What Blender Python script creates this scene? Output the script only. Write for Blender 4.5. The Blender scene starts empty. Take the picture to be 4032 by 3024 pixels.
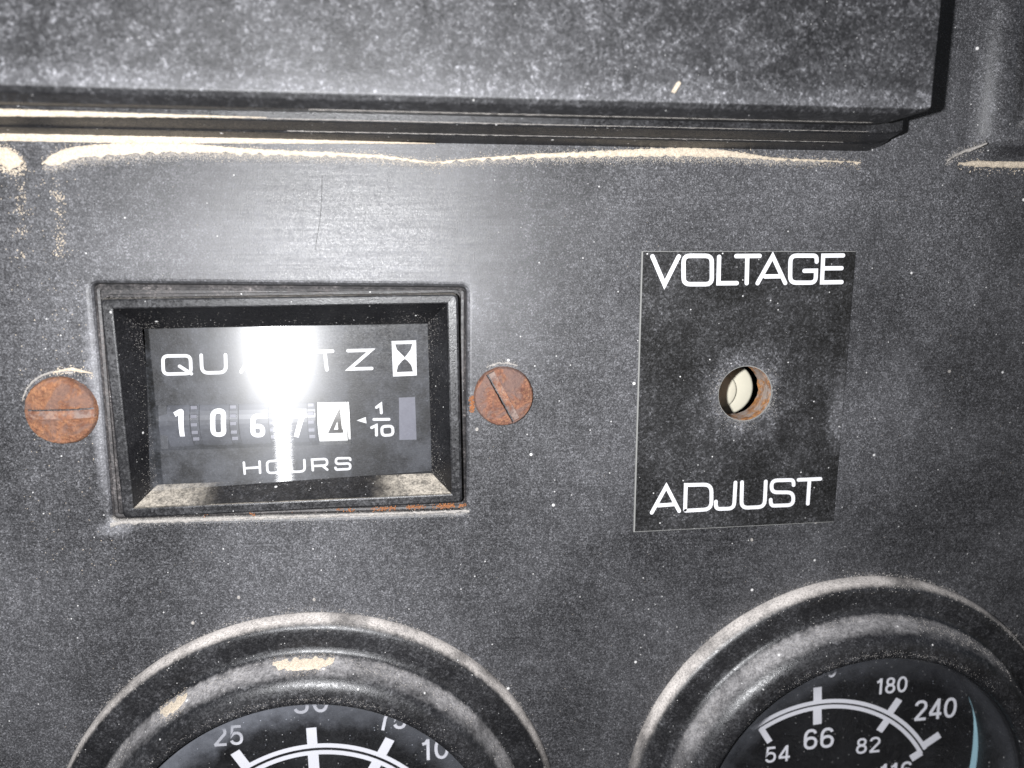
import bpy, bmesh, math, random
from mathutils import Vector, Matrix, noise
from mathutils.geometry import tessellate_polygon
random.seed(7)
scene = bpy.context.scene
S = 0.001                      # everything below is measured in millimetres
# panel frame: x to the right, z up along the panel, h out of the panel towards the viewer
def W(x, z, h=0.0):
    return Vector((x * S, -h * S, z * S))

# ------------------------------------------------------------------ camera
cam_d = bpy.data.cameras.new('camera')
cam = bpy.data.objects.new('camera', cam_d)
scene.collection.objects.link(cam)
scene.camera = cam
pitch, yaw, roll = math.radians(-10.2), math.radians(-6.77), math.radians(0.11)
Rp = Matrix.Rotation(yaw, 3, 'Y') @ Matrix.Rotation(pitch, 3, 'X') @ Matrix.Rotation(roll, 3, 'Z')
toW = Matrix(((1, 0, 0), (0, 0, -1), (0, 1, 0)))       # (x, z, h) -> world
cam.matrix_world = Matrix.Translation(W(0, 0, 110)) @ (toW @ Rp).to_4x4()
cam_d.sensor_width = 36
cam_d.lens = 26.0
cam_d.clip_start = 0.002
cam_d.clip_end = 10
cam_d.dof.use_dof = True
cam_d.dof.focus_distance = 0.114
cam_d.dof.aperture_fstop = 16

# ------------------------------------------------------------------ world and flash
world = bpy.data.worlds.new('World')
scene.world = world
world.use_nodes = True
wn = world.node_tree
bg = wn.nodes['Background']
sky = wn.nodes.new('ShaderNodeTexSky')
sky.sky_type = 'NISHITA'
sky.sun_disc = False
sky.sun_elevation = math.radians(40)
sky.sun_rotation = math.radians(160)
wn.links.new(sky.outputs[0], bg.inputs[0])
bg.inputs[1].default_value = 0.02
fl_d = bpy.data.lights.new('camera_flash', 'POINT')
fl_d.energy = 1.42
fl_d.shadow_soft_size = 0.0022
fl_d.color = (0.975, 0.98, 1.0)
flash = bpy.data.objects.new('camera_flash', fl_d)
flash.location = W(-20.3, 1.4, 110)
scene.collection.objects.link(flash)
scene.view_settings.view_transform = 'Standard'
scene.view_settings.look = 'None'
scene.view_settings.exposure = 0
scene.view_settings.gamma = 1
scene.render.resolution_x = 1024
scene.render.resolution_y = 768

# ------------------------------------------------------------------ node helpers
class NT:
    def __init__(s, name):
        s.m = bpy.data.materials.new(name)
        s.m.use_nodes = True
        s.t = s.m.node_tree
        s.b = s.t.nodes['Principled BSDF']
        s.out = s.t.nodes['Material Output']
        tc = s.t.nodes.new('ShaderNodeTexCoord')
        mp = s.t.nodes.new('ShaderNodeMapping')
        mp.inputs['Scale'].default_value = (1000, 1000, 1000)
        s.t.links.new(tc.outputs['Object'], mp.inputs[0])
        s.co = mp.outputs[0]
    def n(s, kind, **kw):
        nd = s.t.nodes.new(kind)
        for k, v in kw.items():
            setattr(nd, k, v)
        return nd
    def put(s, sock, v):
        if hasattr(v, 'is_linked') or hasattr(v, 'links'):
            s.t.links.new(v, sock)
        else:
            sock.default_value = v
    def math(s, op, a, b=0.0, clamp=False):
        nd = s.n('ShaderNodeMath', operation=op, use_clamp=clamp)
        s.put(nd.inputs[0], a); s.put(nd.inputs[1], b)
        return nd.outputs[0]
    def stretch(s, sc, rot=0.0, off=(0, 0, 0)):
        nd = s.n('ShaderNodeMapping')
        nd.inputs['Scale'].default_value = sc
        nd.inputs['Rotation'].default_value = (0, rot, 0)
        nd.inputs['Location'].default_value = off
        s.t.links.new(s.co, nd.inputs[0])
        return nd.outputs[0]
    def noise(s, scale, detail=3.0, rough=0.55, co=None, dist=0.0):
        nd = s.n('ShaderNodeTexNoise')
        nd.inputs['Scale'].default_value = scale
        nd.inputs['Detail'].default_value = detail
        nd.inputs['Roughness'].default_value = rough
        nd.inputs['Distortion'].default_value = dist
        s.t.links.new(co or s.co, nd.inputs['Vector'])
        return nd.outputs['Fac']
    def remap(s, v, a, b, c=0.0, d=1.0):
        nd = s.n('ShaderNodeMapRange', interpolation_type='SMOOTHSTEP')
        s.put(nd.inputs[0], v)
        for i, q in zip((1, 2, 3, 4), (a, b, c, d)):
            nd.inputs[i].default_value = q
        return nd.outputs[0]
    def mix(s, f, a, b):
        nd = s.n('ShaderNodeMix', data_type='RGBA')
        s.put(nd.inputs[0], f)
        for k, v in ((6, a), (7, b)):
            s.put(nd.inputs[k], v if not isinstance(v, tuple) else (*v[:3], 1.0))
        return nd.outputs[2]
    def specks(s, scale, size, keep):
        """sparse round flecks: a small disc in some of the voronoi cells"""
        nd = s.n('ShaderNodeTexVoronoi')
        nd.inputs['Scale'].default_value = scale
        s.t.links.new(s.co, nd.inputs['Vector'])
        sep = s.n('ShaderNodeSeparateColor')
        s.t.links.new(nd.outputs['Color'], sep.inputs[0])
        ok = s.math('LESS_THAN', sep.outputs[0], keep)
        r = s.math('MULTIPLY', sep.outputs[1], size)
        d = s.math('SUBTRACT', r, nd.outputs['Distance'])
        d = s.math('MULTIPLY', d, 14.0, True)
        return s.math('MULTIPLY', d, ok, True)
    def cells(s, scale, power=2.2):
        nd = s.n('ShaderNodeTexVoronoi')
        nd.inputs['Scale'].default_value = scale
        s.t.links.new(s.co, nd.inputs['Vector'])
        sep = s.n('ShaderNodeSeparateColor')
        s.t.links.new(nd.outputs['Color'], sep.inputs[0])
        return s.math('POWER', sep.outputs[0], power)
    def bump(s, h, dist, strength=1.0, prev=None):
        nd = s.n('ShaderNodeBump')
        nd.inputs['Distance'].default_value = dist * S
        nd.inputs['Strength'].default_value = strength
        s.put(nd.inputs['Height'], h)
        if prev is not None:
            s.t.links.new(prev, nd.inputs['Normal'])
        return nd.outputs[0]
    def upness(s, a=0.15, b=0.75):
        g = s.n('ShaderNodeNewGeometry')
        sp = s.n('ShaderNodeSeparateXYZ')
        s.t.links.new(g.outputs['Normal'], sp.inputs[0])
        return s.remap(sp.outputs[2], a, b)

WHITE_DUST = (0.47, 0.47, 0.50)
CREAM = (0.70, 0.60, 0.475)
def dusty(name, base=(0.011, 0.011, 0.012), dust=WHITE_DUST, amt=0.3, mott=0.5, up=0.0, up_col=(0.55, 0.52, 0.48),
          rough=0.42, grain=2.6, fleck=0.35, fleckamt=1.0, blotch=0.05, bumpd=0.035, coat=0.0, sp=0.5, scratch=0.0, contrast=1.0, up_rng=(0.15, 0.75), corners=False, ledge=0.0, wall=False, blobs=(), bigamt=1.0, wall_rng=(0.5, 1.0)):
    k = NT(name)
    fine = k.noise(grain, 4, 0.7)
    fine = k.remap(fine, 0.42 + 0.02 * contrast, 0.42 + 0.34 / contrast)
    grit = k.math('ADD', k.math('MULTIPLY', k.cells(grain * 1.9), 0.75), k.math('MULTIPLY', k.cells(grain * 1.05, 3.0), 0.65))
    fine = k.math('MULTIPLY', k.math('ADD', k.math('MULTIPLY', fine, 0.9), 0.25), grit)
    fine = k.math('ADD', k.math('MULTIPLY', fine, 1.45), 0.02)
    mid = k.remap(k.noise(0.55, 4, 0.65), 0.35, 0.7)
    big = k.remap(k.noise(blotch, 4, 0.6), 0.32, 0.70)
    f = k.math('MULTIPLY', fine, k.math('ADD', 1 - mott * 0.6, k.math('MULTIPLY', mid, mott)))
    f = k.math('MULTIPLY', f, k.math('ADD', 1.0 - 0.45 * bigamt, k.math('MULTIPLY', big, 0.9 * bigamt)))
    f = k.math('ADD', k.math('MULTIPLY', f, amt * 1.5), k.math('MULTIPLY', big, amt * 0.28))
    if scratch:
        sc = k.remap(k.noise(1.0, 3, 0.7, k.stretch((0.09, 1, 3.6), 0.04)), 0.54, 0.72)
        f = k.math('ADD', f, k.math('MULTIPLY', sc, scratch))
    for bx, bz, rx, rz, ba, bs in blobs:      # smears and patches of thicker dust
        mp = k.n('ShaderNodeMapping')
        mp.inputs['Location'].default_value = (-bx / rx, 0, -bz / rz)
        mp.inputs['Scale'].default_value = (1 / rx, 0.0, 1 / rz)
        k.t.links.new(k.co, mp.inputs[0])
        ln = k.n('ShaderNodeVectorMath', operation='LENGTH')
        k.t.links.new(mp.outputs[0], ln.inputs[0])
        dd = k.math('ADD', ln.outputs['Value'], k.math('MULTIPLY', k.math('SUBTRACT', k.noise(0.22 if rx > 5 else 0.9, 5, 0.7), 0.5), 1.3))
        m_ = k.remap(dd, 0.25, 1.15, 1.0, 0.0)
        tex = k.math('ADD', bs, k.math('MULTIPLY', fine, 1.35 - bs))
        f = k.math('ADD', f, k.math('MULTIPLY', k.math('MULTIPLY', m_, ba), tex))
    # dust does not settle on faces that look down
    f = k.math('MULTIPLY', f, k.math('SUBTRACT', 1.0, k.math('MULTIPLY', k.upness(-0.12, -0.7), 0.68)), True)
    if ledge:
        sx0 = k.n('ShaderNodeSeparateXYZ'); k.t.links.new(k.co, sx0.inputs[0])
        zz = k.math('ADD', sx0.outputs[2], k.math('MULTIPLY', k.noise(0.25, 5, 0.7), 3.4))
        near = k.math('MULTIPLY', k.remap(zz, 3.6, 7.4, 1.0, 0.0), k.upness(-0.5, -0.12))
        f = k.math('ADD', f, k.math('MULTIPLY', k.math('MULTIPLY', near, ledge), k.math('ADD', 0.4, fine)), True)
    col = k.mix(f, base, dust)
    wipe = k.noise(1.0, 4, 0.7, k.stretch((0.08, 1, 2.6), 0.05))
    rv = k.math('ADD', k.math('MULTIPLY', k.math('SUBTRACT', wipe, 0.5), 0.35), k.math('MULTIPLY', k.math('SUBTRACT', grit, 0.45), 0.22))
    rg = k.math('ADD', k.math('ADD', rough, rv), k.math('MULTIPLY', f, 0.35), True)
    if up:
        u = k.upness(*up_rng)
        nz = k.remap(k.noise(0.8, 6, 0.75), 0.30, 0.62)
        nz2 = k.remap(k.noise(3.4, 3, 0.7), 0.25, 0.65)
        nz3 = k.remap(k.noise(0.06, 3, 0.6, k.stretch((1, 1, 1), 0, (31, 7, 4))), 0.30, 0.62, 0.35, 1.0)
        uf = k.math('MULTIPLY', u, k.math('MULTIPLY', nz3, k.math('MULTIPLY', k.math('ADD', 0.3, k.math('MULTIPLY', nz, 0.9)), k.math('ADD', 0.4, nz2))))
        if wall:           # dust clings to every outward-facing shoulder that does not look down
            g = k.n('ShaderNodeNewGeometry'); sp3 = k.n('ShaderNodeSeparateXYZ'); k.t.links.new(g.outputs['Normal'], sp3.inputs[0])
            side = k.math('SQRT', k.math('ADD', k.math('POWER', sp3.outputs[0], 2.0), k.math('POWER', sp3.outputs[2], 2.0)))
            side = k.math('ADD', side, k.math('MULTIPLY', k.math('SUBTRACT', k.noise(1.1, 4, 0.7), 0.5), 0.35))
            wl = k.math('MULTIPLY', k.remap(side, *wall_rng), k.remap(sp3.outputs[2], -0.05, 0.55))
            uf = k.math('MULTIPLY', wl, k.math('MULTIPLY', k.math('ADD', 0.40, k.math('MULTIPLY', nz2, 0.60)), k.math('ADD', 0.25, k.math('MULTIPLY', k.remap(k.noise(0.11, 4, 0.65), 0.3, 0.62), 0.75))))
        uf = k.math('MULTIPLY', uf, up, True)
        if corners:        # sand has slid into the two lower corners
            sx = k.n('ShaderNodeSeparateXYZ'); k.t.links.new(k.co, sx.inputs[0])
            ax = k.math('ABSOLUTE', sx.outputs[0])
            ax = k.math('ADD', ax, k.math('MULTIPLY', k.noise(0.5, 4, 0.7), 4.0))
            uf = k.math('MULTIPLY', uf, k.remap(ax, 12.5, 19.5, 0.03, 1.4), True)
        col = k.mix(uf, col, up_col)
        rg = k.math('MAXIMUM', rg, k.math('MULTIPLY', uf, 0.9))
    s1 = k.specks(fleck * 1.7, 0.17, 0.16 * fleckamt)
    s2 = k.specks(fleck * 5.5, 0.26, 0.10 * fleckamt)
    fl = k.math('ADD', s1, k.math('MULTIPLY', s2, 0.7), True)
    col = k.mix(fl, col, (0.72, 0.71, 0.70))
    k.put(k.b.inputs['Base Color'], col)
    k.put(k.b.inputs['Roughness'], rg)
    k.b.inputs['Specular IOR Level'].default_value = sp
    bm_ = k.bump(k.math('ADD', k.noise(grain * 1.3, 4, 0.75), fl), bumpd)
    bm_ = k.bump(k.noise(0.03, 2, 0.5), 0.4, 1.0, bm_)
    k.put(k.b.inputs['Normal'], bm_)
    if coat:
        k.b.inputs['Coat Weight'].default_value = coat
        k.b.inputs['Coat Roughness'].default_value = 0.25
    return k.m

def plain(name, col, rough=0.5, sp=0.5, metal=0.0, var=0.15, scale=0.8):
    k = NT(name)
    v = k.noise(scale, 4, 0.6)
    dark = tuple(c * (1 - var) for c in col)
    k.put(k.b.inputs['Base Color'], k.mix(v, dark, col))
    k.b.inputs['Roughness'].default_value = rough
    k.b.inputs['Specular IOR Level'].default_value = sp
    k.b.inputs['Metallic'].default_value = metal
    return k.m

def print_mat(name, col=(0.8, 0.8, 0.82), wear=0.25):
    k = NT(name)
    v = k.remap(k.noise(2.2, 4, 0.7), 0.60, 0.78)
    k.put(k.b.inputs['Base Color'], k.mix(k.math('MULTIPLY', v, wear), col, (0.25, 0.25, 0.26)))
    k.b.inputs['Roughness'].default_value = 0.5
    return k.m

def rust_mat(name, tint=1.0, purple=0.3, off=0, pale=0.0):
    k = NT(name)
    co = k.stretch((1, 1, 1), 0, (off, off * 2, off * 3))
    a = k.remap(k.noise(0.45, 6, 0.7, co, 0.5), 0.33, 0.66)
    b = k.remap(k.noise(1.6, 6, 0.75, co, 0.3), 0.40, 0.66)
    c = k.remap(k.noise(0.32, 4, 0.6, k.stretch((1, 1, 1), 0, (9 + off, 3, 2)), 0.8), 0.46, 0.60)
    d = k.remap(k.noise(2.6, 5, 0.8, co), 0.60, 0.70)
    col = k.mix(a, (0.18 * tint, 0.072 * tint, 0.038), (0.42 * tint, 0.19 * tint, 0.092))
    col = k.mix(k.math('MULTIPLY', b, 0.7), col, (0.10, 0.045, 0.034))
    col = k.mix(k.math('MULTIPLY', k.cells(3.2, 3.0), 0.35), col, (0.50, 0.27, 0.14))
    col = k.mix(k.math('MULTIPLY', c, purple), col, (0.185, 0.125, 0.11))
    col = k.mix(k.math('MULTIPLY', d, 0.85), col, (0.05, 0.026, 0.022))
    if pale:
        col = k.mix(k.math('MULTIPLY', k.remap(k.noise(0.55, 5, 0.7, k.stretch((1, 1, 1), 0, (4, 8, 1))), 0.40, 0.58), pale), col, (0.44, 0.38, 0.34))
    sp_ = k.specks(2.2, 0.2, 0.2)
    col = k.mix(k.math('MULTIPLY', sp_, 0.5), col, (0.62, 0.45, 0.34))
    k.put(k.b.inputs['Base Color'], col)
    k.b.inputs['Roughness'].default_value = 0.85
    k.put(k.b.inputs['Normal'], k.bump(k.noise(1.9, 6, 0.75, co), 0.45))
    return k.m

def sand_mat(name, col=CREAM):
    k = NT(name)
    v = k.remap(k.noise(4.0, 4, 0.8), 0.35, 0.68)
    c = k.mix(v, tuple(q * 0.62 for q in col), tuple(min(0.9, q * 1.1) for q in col))
    k.put(k.b.inputs['Base Color'], c)
    k.b.inputs['Roughness'].default_value = 1.0
    k.b.inputs['Specular IOR Level'].default_value = 0.1
    k.put(k.b.inputs['Normal'], k.bump(k.noise(5.0, 4, 0.8), 0.12))
    return k.m

def glass_mat(name, haze=0.06, gloss=0.07, streak=False, specks=0.5, up_haze=0.0, zmid=0.0):
    """clear plastic lens: see-through, a sharp and a scuffed reflection, a film of dust"""
    k = NT(name)
    tr = k.n('ShaderNodeBsdfTransparent')
    g1 = k.n('ShaderNodeBsdfAnisotropic'); g1.inputs['Roughness'].default_value = 0.05
    g2 = k.n('ShaderNodeBsdfAnisotropic'); g2.inputs['Roughness'].default_value = 0.23
    df = k.n('ShaderNodeBsdfDiffuse'); df.inputs['Color'].default_value = (0.42, 0.44, 0.50, 1)
    for g in (g1, g2):
        g.inputs['Color'].default_value = (1, 1, 1, 1)
    if streak:
        # fine horizontal wiping scratches throw the reflection up and down
        st = k.noise(1.0, 2, 0.6, k.stretch((0.004, 1, 2.2), 0.0))
        st2 = k.noise(1.0, 2, 0.6, k.stretch((0.01, 1, 1.2), 0.0))
        nb1 = k.bump(st, 0.007, 1.0, k.bump(st2, 0.005))
        g3 = k.n('ShaderNodeBsdfAnisotropic'); g3.inputs['Roughness'].default_value = 0.125
        g3.inputs['Anisotropy'].default_value = 0.90
        tg = k.n('ShaderNodeTangent', direction_type='UV_MAP'); tg.uv_map = 'wiping'
        k.t.links.new(tg.outputs[0], g3.inputs['Tangent'])
        g3.inputs['Rotation'].default_value = 0.0
        g3.inputs['Color'].default_value = (1, 1, 1, 1)
        k.t.links.new(nb1, g3.inputs['Normal'])
        g1.inputs['Roughness'].default_value = 0.105
        g2.inputs['Roughness'].default_value = 0.23
    m1 = k.n('ShaderNodeMixShader'); m1.inputs[0].default_value = 0.55
    k.t.links.new(g1.outputs[0], m1.inputs[1]); k.t.links.new(g2.outputs[0], m1.inputs[2])
    refl = m1.outputs[0]
    if streak:
        m0 = k.n('ShaderNodeMixShader'); m0.inputs[0].default_value = 0.26
        k.t.links.new(refl, m0.inputs[1]); k.t.links.new(g3.outputs[0], m0.inputs[2])
        refl = m0.outputs[0]
    m2 = k.n('ShaderNodeMixShader'); m2.inputs[0].default_value = gloss
    k.t.links.new(tr.outputs[0], m2.inputs[1]); k.t.links.new(refl, m2.inputs[2])
    m3 = k.n('ShaderNodeMixShader')
    h = k.math('MULTIPLY', k.remap(k.noise(0.16, 5, 0.65), 0.38, 0.68), haze)
    fi = k.math('MULTIPLY', k.remap(k.noise(2.8, 4, 0.75), 0.5, 0.74), haze * 0.8)
    sp_ = k.math('MULTIPLY', k.specks(1.6, 0.16, 0.22), specks)
    tot = k.math('ADD', k.math('ADD', h, fi), sp_, True)
    if up_haze:
        sx = k.n('ShaderNodeSeparateXYZ'); k.t.links.new(k.co, sx.inputs[0])
        rr = k.math('SQRT', k.math('ADD', k.math('POWER', sx.outputs[0], 2.0), k.math('POWER', sx.outputs[2], 2.0)))
        edge = k.math('MULTIPLY', k.remap(k.math('ADD', rr, k.math('MULTIPLY', k.noise(0.22, 5, 0.7), 7.0)), 27.4, 32.0), k.math('ADD', 0.5, k.noise(0.35, 5, 0.7)))
        left = k.remap(k.math('ADD', sx.outputs[0], k.math('MULTIPLY', sx.outputs[2], -0.4)), -18.0, 4.0, 1.0, 0.45)
        tot = k.math('ADD', tot, k.math('MULTIPLY', k.math('MULTIPLY', edge, left), up_haze), True)
    k.t.links.new(tot, m3.inputs[0])
    k.t.links.new(m2.outputs[0], m3.inputs[1]); k.t.links.new(df.outputs[0], m3.inputs[2])
    k.t.links.new(m3.outputs[0], k.out.inputs[0])
    return k.m

M = dict(
    panel=dusty('dusty_black_panel', amt=0.255, mott=0.6, rough=0.40, grain=4.1, fleck=0.33, fleckamt=0.3, blotch=0.028, bigamt=0.55, scratch=0.06,
        blobs=((-22, 0.5, 36, 6.0, 0.09, 0.5), (4, -8, 7, 6, 0.14, 0.5), (82, 0, 11, 16, 0.17, 0.1), (66, 9, 16, 6, 0.10, 0.1), (-54, -10, 9, 26, 0.08, 0.2), (-46.6, -22, 1.6, 18, 0.25, 0.8), (-46, -40.5, 3, 1.6, 0.3, 0.5), (75, -30, 14, 16, 0.08, 0.1)), up=0.5, sp=0.5),
    cover=dusty('dusty_cover_plastic', amt=0.185, mott=1.0, rough=0.5, bigamt=0.6, fleckamt=0.6, grain=1.9, ledge=0.2, fleck=0.28, blotch=0.07, contrast=1.1, up=0.0, bumpd=0.05),
    bezel=dusty('black_moulded_bezel', base=(0.010, 0.010, 0.011), amt=0.07, mott=0.8, rough=0.36, up=0.45, up_col=(0.42, 0.38, 0.32), blotch=0.12, up_rng=(0.45, 0.9)),
    bevel=dusty('glossy_black_bevel', base=(0.007, 0.007, 0.008), amt=0.035, mott=0.9, rough=0.35, sp=0.25, grain=3.5, fleckamt=0.7, up=0.0, blotch=0.1),
    bevel_low=dusty('dusty_lower_bevel', base=(0.009, 0.009, 0.010), amt=0.07, mott=0.9, rough=0.4, sp=0.3, up=0.62, up_col=(0.50, 0.45, 0.38), blotch=0.1, up_rng=(0.2, 0.5), corners=True),
    flange=dusty('dusty_flange', amt=0.22, mott=0.9, rough=0.5, dust=(0.38, 0.34, 0.33), blotch=0.1),
    ring=dusty('black_gauge_ring', base=(0.009, 0.009, 0.010), amt=0.075, mott=1.0, rough=0.38, up=1.15, up_col=(0.68, 0.63, 0.59), blotch=0.07, wall=True),
    ring_in=dusty('black_inner_gauge_ring', base=(0.009, 0.009, 0.010), amt=0.075, mott=1.0, rough=0.36, up=0.95, up_col=(0.55, 0.53, 0.53), blotch=0.07, wall=True, wall_rng=(0.66, 1.06)),
    plate=dusty('black_engraved_plate', base=(0.009, 0.009, 0.009), amt=0.11, mott=0.9, rough=0.38, grain=2.8, fleck=0.5, fleckamt=1.0, blotch=0.08, contrast=1.1, blobs=((1.5, 0.85, 9, 9, 0.26, 0.15), (1.5, 0.85, 5.8, 5.8, 0.25, 0.5), (17.5, -3, 2.2, 7, 0.25, 0.3))),
    plate_edge=plain('pale_cut_edge', (0.27, 0.27, 0.26), 0.6),
    face=dusty('meter_face_black', base=(0.009, 0.009, 0.010), amt=0.02, sp=0.3, mott=0.5, rough=0.5, fleckamt=0.0),
    dial=dusty('gauge_dial_black', base=(0.006, 0.006, 0.007), amt=0.015, mott=0.5, rough=0.5, fleckamt=1.0),
    wheel=plain('dark_digit_wheel', (0.050, 0.052, 0.062), 0.35, 0.6),
    wheel_white=plain('white_digit_wheel', (0.86, 0.86, 0.84), 0.5),
    cog=plain('grey_pinion', (0.16, 0.16, 0.19), 0.35, 0.7),
    white=print_mat('white_print'),
    meter_white=print_mat('meter_white_print', (0.55, 0.55, 0.56), 0.5),
    dial_white=print_mat('dial_white_print', (0.80, 0.80, 0.86), 0.2),
    grey=print_mat('grey_window_patch', (0.10, 0.10, 0.125), 0.4),
    dark_digit=plain('dark_digit_print', (0.05, 0.045, 0.04), 0.5),
    rust=rust_mat('rust_orange', 0.98, 0.6, 2),
    rust2=rust_mat('rust_brown', 0.8, 0.8, 5),
    rust_slot=rust_mat('rust_slot', 0.85, 0.9, 9, 0.35),
    holewall=rust_mat('rusty_hole_wall', 1.9, 0.4, 3, 0.9),
    sand=sand_mat('cream_sand'),
    palesand=sand_mat('pale_dust', (0.42, 0.395, 0.37)),
    rustflake=sand_mat('rust_flake', (0.40, 0.18, 0.085)),
    ivory=plain('ivory_plastic', (0.74, 0.70, 0.57), 0.2, 0.6),
    blue=plain('painted_sky_reflection', (0.50, 0.80, 0.92), 0.35, 0.5, 0.0, 0.3, 0.15),  # flat colour standing in for sky reflected in the right gauge lens
    void=plain('dark_inside', (0.006, 0.006, 0.006), 0.8, 0.1),
    meter_glass=glass_mat('meter_lens', 0.09, 0.024, True, 0.12),
    gauge_glass=glass_mat('gauge_lens', 0.02, 0.045, False, 0.5, 0.24),
    clear_glass=glass_mat('clear_gauge_lens', 0.012, 0.045, False, 0.4, 0.09),
)

# ------------------------------------------------------------------ object helpers
ORG = {}
def props(o, label=None, cat=None, group=None, kind=None):
    for k_, v in (('label', label), ('category', cat), ('group', group), ('kind', kind)):
        if v: o[k_] = v
    return o
def thing(name, x, z, h, label, cat, group=None):
    o = bpy.data.objects.new(name, None)
    o.empty_display_size = 0.004
    o.location = W(x, z, h)
    scene.collection.objects.link(o)
    ORG[o] = Vector((x, z, h))
    return props(o, label, cat, group)
def mk(name, V, F, mat, parent=None, smooth=False, recalc=True, origin=None, bevel=0.0, segs=2):
    """V: list of (x, z, h) in mm, absolute"""
    org = ORG[parent].copy() if parent is not None else (Vector(origin) if origin else Vector((0, 0, 0)))
    me = bpy.data.meshes.new(name)
    bm = bmesh.new()
    vs = [bm.verts.new(W(v[0] - org.x, v[1] - org.y, v[2] - org.z)) for v in V]
    for f in F:
        try: bm.faces.new([vs[i] for i in f])
        except ValueError: pass
    if recalc:
        bmesh.ops.recalc_face_normals(bm, faces=bm.faces)
    if bevel:
        es = [e for e in bm.edges if len(e.link_faces) == 2 and e.calc_face_angle(0) > 0.3]
        bmesh.ops.bevel(bm, geom=es, offset=bevel * S, segments=segs, profile=0.5, affect='EDGES', clamp_overlap=True)
    for f in bm.faces: f.smooth = smooth
    bm.to_mesh(me); bm.free()
    me.materials.append(mat)
    o = bpy.data.objects.new(name, me)
    scene.collection.objects.link(o)
    if parent is not None: o.parent = parent
    elif origin: o.location = W(*origin)
    ORG[o] = org
    return o
class MB:
    def __init__(s): s.V = []; s.F = []
    def add(s, V, F):
        n = len(s.V); s.V += [tuple(v) for v in V]; s.F += [tuple(i + n for i in f) for f in F]
    def build(s, name, mat, parent=None, **kw): return mk(name, s.V, s.F, mat, parent, **kw)
def fill(outer, holes, h):
    """flat polygon with holes -> verts, faces"""
    loops = [[Vector((p[0], p[1], 0)) for p in L] for L in [outer] + holes]
    tris = tessellate_polygon(loops)
    V = [(p.x, p.y, h) for L in loops for p in L]
    return V, [tuple(t) for t in tris]
def rrect(x0, x1, z0, z1, r, n=5):
    P = []
    for cx, cz, a0 in ((x1 - r, z1 - r, 0), (x0 + r, z1 - r, 90), (x0 + r, z0 + r, 180), (x1 - r, z0 + r, 270)):
        for i in range(n + 1):
            a = math.radians(a0 + 90 * i / n)
            P.append((cx + r * math.cos(a), cz + r * math.sin(a)))
    return P
def circ(cx, cz, r, n=64):
    return [(cx + r * math.cos(2 * math.pi * i / n), cz + r * math.sin(2 * math.pi * i / n)) for i in range(n)]
def loft(loops, close_first=False, close_last=False):
    """loops: list of (points, h) of equal length"""
    V = []; F = []; n = len(loops[0][0])
    for P, h in loops:
        hh = h if hasattr(h, '__len__') else [h] * n
        V += [(p[0], p[1], q) for p, q in zip(P, hh)]
    for k_ in range(len(loops) - 1):
        for i in range(n):
            j = (i + 1) % n
            F.append((k_ * n + i, k_ * n + j, (k_ + 1) * n + j, (k_ + 1) * n + i))
    if close_first: F.append(tuple(range(n))[::-1])
    if close_last: F.append(tuple(range((len(loops) - 1) * n, len(loops) * n)))
    return V, F
def prism(P, h0, h1):
    return loft([(P, h0), (P, h1)], True, True)
def rot2(P, cx, cz, deg):
    c, s = math.cos(math.radians(deg)), math.sin(math.radians(deg))
    return [(cx + (x - cx) * c - (z - cz) * s, cz + (x - cx) * s + (z - cz) * c) for x, z in P]
def roundpts(P, r, closed):
    if not r: return list(P)
    out = []; n = len(P)
    for i, p in enumerate(P):
        if not closed and i in (0, n - 1): out.append(p); continue
        a, b = Vector(P[i - 1]), Vector(P[(i + 1) % n]); q = Vector(p)
        da, db = (a - q), (b - q)
        ri = r[i] if hasattr(r, '__len__') else r
        if ri < 0.01: out.append(p); continue
        rr = min(ri, da.length * 0.48, db.length * 0.48)
        s0 = q + da.normalized() * rr; s1 = q + db.normalized() * rr
        for t in range(6):
            t /= 5
            out.append(tuple((1 - t) ** 2 * s0 + 2 * t * (1 - t) * q + t * t * s1))
    return out
def ribbon(P, w, closed, h0, h1):
    n = len(P); L = []; R_ = []
    for i in range(n):
        p = Vector(P[i])
        d0 = (p - Vector(P[i - 1])) if (closed or i > 0) else None
        d1 = (Vector(P[(i + 1) % n]) - p) if (closed or i < n - 1) else None
        d0 = d0 or d1; d1 = d1 or d0
        if d0.length < 1e-6: d0 = d1
        if d1.length < 1e-6: d1 = d0
        d0 = d0.normalized(); d1 = d1.normalized()
        t = (d0 + d1)
        t = t.normalized() if t.length > 1e-4 else d0
        nn = Vector((-t.y, t.x)); c = max(0.35, nn.dot(Vector((-d0.y, d0.x))))
        L.append(tuple(p + nn * (w / 2 / c))); R_.append(tuple(p - nn * (w / 2 / c)))
    V = [(x, z, h) for h in (h0, h1) for side in (L, R_) for x, z in side]
    F = []
    m = n if closed else n - 1
    for i in range(m):
        j = (i + 1) % n
        F.append((2 * n + i, 2 * n + j, 3 * n + j, 3 * n + i))
        F.append((i, j, 2 * n + j, 2 * n + i)); F.append((n + i, n + j, 3 * n + j, 3 * n + i))
    if not closed:
        F.append((0, n, 3 * n, 2 * n)); F.append((n - 1, 2 * n - 1, 4 * n - 1, 3 * n - 1))
    return V, F
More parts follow.
